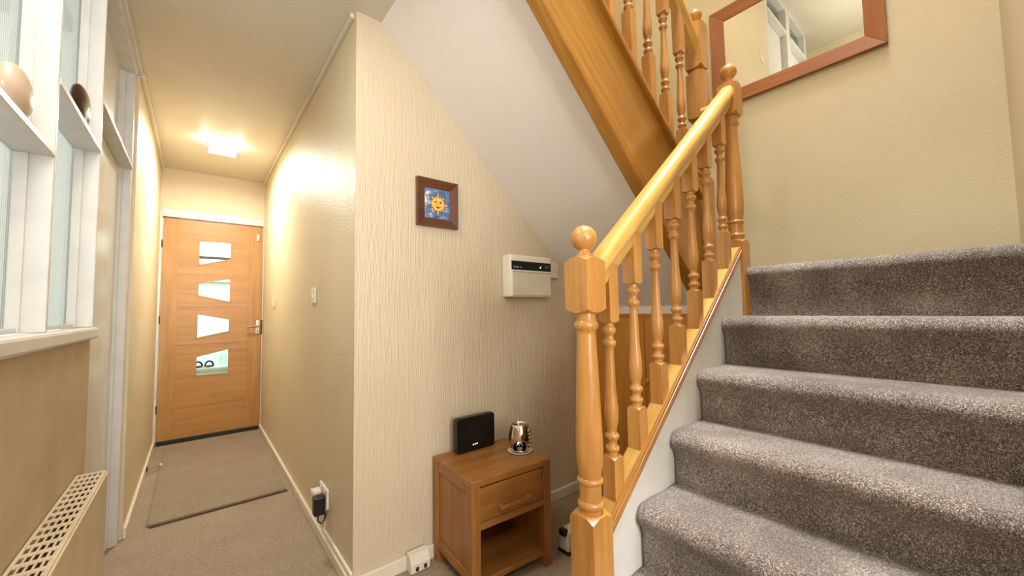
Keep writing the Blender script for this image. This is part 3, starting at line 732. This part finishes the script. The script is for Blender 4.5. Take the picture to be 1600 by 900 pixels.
def on_table(u, v): 
    return (nx+u*math.cos(nr)-v*math.sin(nr), ny+u*math.sin(nr)+v*math.cos(nr))
# router
rx, ry = (.950+1.153)/2, 1.570
ro = thing('router', 'flat black router with three white lights standing on the bedside table', 'router', (rx, ry, H_), math.radians(-1))
hw = .107
out = [(x, z+.081) for x, z in rrect(-hw, hw, -.080, .080, .014)]
obj('case', MB().prism(out, 0, .034, 'Y'), 'black', ro, .003, local=True)
for k in range(3):
    kp = MB().lathe([(0, .0028), (.001, .0028)], 10)
    obj('indicator_light', MB().add([(-.018+.0105*k+x, -.0005-z, .030+y+.001*k) for x, y, z in kp.v], kp.f), 'led', ro, local=True)
# oil burner on a dish
bx_, by_ = 1.195, 1.42
di_ = tag(obj('dish', MB().lathe([(0, .048), (.004, .056), (.008, .058), (.008, .053), (.004, .046)], 28), 'white_plastic', local=True, smooth=True), 'round white dish under the chrome burner on the bedside table', 'dish')
di_.location = (bx_, by_, H_)
ob = thing('oil_burner', 'chrome barrel-shaped oil burner with arched opening on a white dish', 'oil burner', (bx_, by_, H_+.0085))
def burner():
    n, m_ = 40, 22; prof = []
    for k in range(m_+1):
        z = .118*k/m_; r = .040+.014*math.sin(PI*min(1, (z/.118)*.92+.06))
        prof.append((z, r))
    prof += [(.121, prof[-1][1]-.003), (.117, prof[-1][1]-.006), (.106, .030), (.103, .002)]
    v = []; f = []
    for z, r in prof: v += [(r*math.cos(2*PI*i/n), r*math.sin(2*PI*i/n), z) for i in range(n)]
    a0 = math.atan2(-by_, -bx_)
    for k in range(len(prof)-1):
        for i in range(n):
            am = 2*PI*(i+.5)/n; da = (am-a0+PI) % (2*PI)-PI; zm = (prof[k][0]+prof[k+1][0])/2
            if k < m_ and (da/.78)**2+((zm-.008)/.047)**2 < 1 and zm > .004: continue
            f.append((k*n+i, k*n+(i+1) % n, (k+1)*n+(i+1) % n, (k+1)*n+i))
    return MB().add(v, f)
bo = obj('burner_body', burner(), 'chrome', ob, local=True, smooth=True)
sd = bo.modifiers.new('thick', 'SOLIDIFY'); sd.thickness = .002
obj('base', MB().lathe([(0, .042), (.004, .043), (.005, .036)], 28), 'chrome', ob, local=True, smooth=True)
db = MB()
for i in range(12):
    for j in range(5):
        a = math.atan2(-by_, -bx_)+1.0+i*.17+(.08 if j % 2 else 0); z = .03+j*.016; r = .040+.014*math.sin(PI*min(1, (z/.118)*.92+.06))
        db.ball((r*math.cos(a), r*math.sin(a), z), .005, 8, 6)
o_ = obj('studs', db, 'chrome', ob, local=True, smooth=True)
tl = tag(obj('tealight', MB().lathe([(0, .017), (.001, .018), (.018, .019), (.018, .0175), (.014, .017), (.014, .001)], 20, (0, 0, 0)), 'chrome', local=True, smooth=True), 'silver tealight inside the arched opening of the chrome burner', 'candle')
tl.location = (bx_-.012, by_-.014, H_+.0138)
# sockets at the skirting
ts = thing('phone_socket', 'white double socket box on the skirting left of the bedside table', 'socket', (.76, YP-.016, 0))
obj('box', MB().prism([(YP-.0165, .002), (YP-.062, .002), (YP-.066, .040), (YP-.052, .076), (YP-.0165, .079)], .730, .820, 'X'), 'white_plastic', ts, .004)
for x in (.752, .790): obj('socket_hole', MB().box(x, x+.013, YP-.068, YP-.060, .012, .028), 'hole', ts)
ex = thing('extension_socket', 'white plug block with black plug on the carpet right of the bedside table', 'socket', (1.38, 1.27, 0))
obj('block', MB().box(1.335, 1.46, 1.255, 1.315, .012, .098), 'white_plastic', ex, .006)
obj('base', MB().box(1.330, 1.465, 1.250, 1.32, .0005, .012), 'blackm', ex, .003)  # black strip drawn as the shadow under the block
obj('plug', MB().box(1.318, 1.345, 1.262, 1.30, .082, .112), 'black', ex, .006)
obj('switch', MB().box(1.352, 1.366, 1.251, 1.256, .060, .074), 'hole', ex, .002)

# ------------------------------------------------------------------ radiator
ra = thing('radiator', 'cream panel radiator with slotted top grille under the window board', 'radiator', (-.24, 1.1, .1))
rx0, rx1, ry0, ry1, rz = -.2735, -.208, .35, 1.80, .632
g = MB()
nb = 5; bar = .0035; 
sw_ = ((rx1-rx0)-2*.007-(nb-1)*bar)/nb
g.box(rx0, rx0+.007, ry0, ry1, rz-.004, rz); g.box(rx1-.007, rx1, ry0, ry1, rz-.004, rz)
for k in range(nb-1):
    x = rx0+.007+sw_*(k+1)+bar*k; g.box(x, x+bar, ry0, ry1, rz-.004, rz)
pitch = .043; y = ry1
while y > ry0:
    g.box(rx0+.007, rx1-.007, y-.011, y, rz-.004, rz-.0002); y -= pitch
obj('grille', g, 'radiator', ra)
obj('panel', MB().box(rx1-.004, rx1+.002, ry0, ry1, .12, rz-.012), 'radiator', ra, .002)
obj('panel', MB().box(rx0, rx0+.006, ry0, ry1, .12, rz-.012), 'radiator', ra, .002)
obj('side_cover', MB().box(rx0, rx1, ry1-.004, ry1, .10, rz).box(rx1-.012, rx1+.004, ry0, ry1, rz-.014, rz-.005), 'radiator', ra, .001)
obj('slot_backing', MB().box(rx0+.02, rx1-.02, ry0, ry1-.01, .15, .608), 'hole', ra)  # solid dark block close under the grille, stands in for shade in the slots
obj('foot', MB().box(rx0+.02, rx1-.02, .9, .92, 0, .15), 'radiator', ra)

# ------------------------------------------------------------------ stones on the shelves
def stone(name, x, y, z, sx, sy, sz, mat, lab, tilt=0, seed=0):
    m = MB().ball((0, 0, 0), 1, 24, 16)
    v = []
    for p in m.v:
        q = Vector(p); k = 1+.06*noise.noise(q*1.3+Vector((seed, 0, 0)))-.10*q.z*(1 if seed == 0 else 0)
        v.append((q.x*sx*k, (q.y*k)*sy+tilt*q.z*sz, q.z*sz))
    o = tag(obj(name, MB().add(v, m.f), mat, local=True, smooth=True), lab, 'stone'); o.location = (x, y, z+sz*.985); return o
stone('pebble', -.292, 1.19, 1.517, .028, .060, .052, 'stone_pale', 'smooth pale beige egg-shaped stone on the nearest screen shelf')
stone('pebble', -.288, 1.715, 1.704, .020, .082, .060, 'stone_dark', 'glossy dark brown stone on the middle screen shelf', 0, 3)
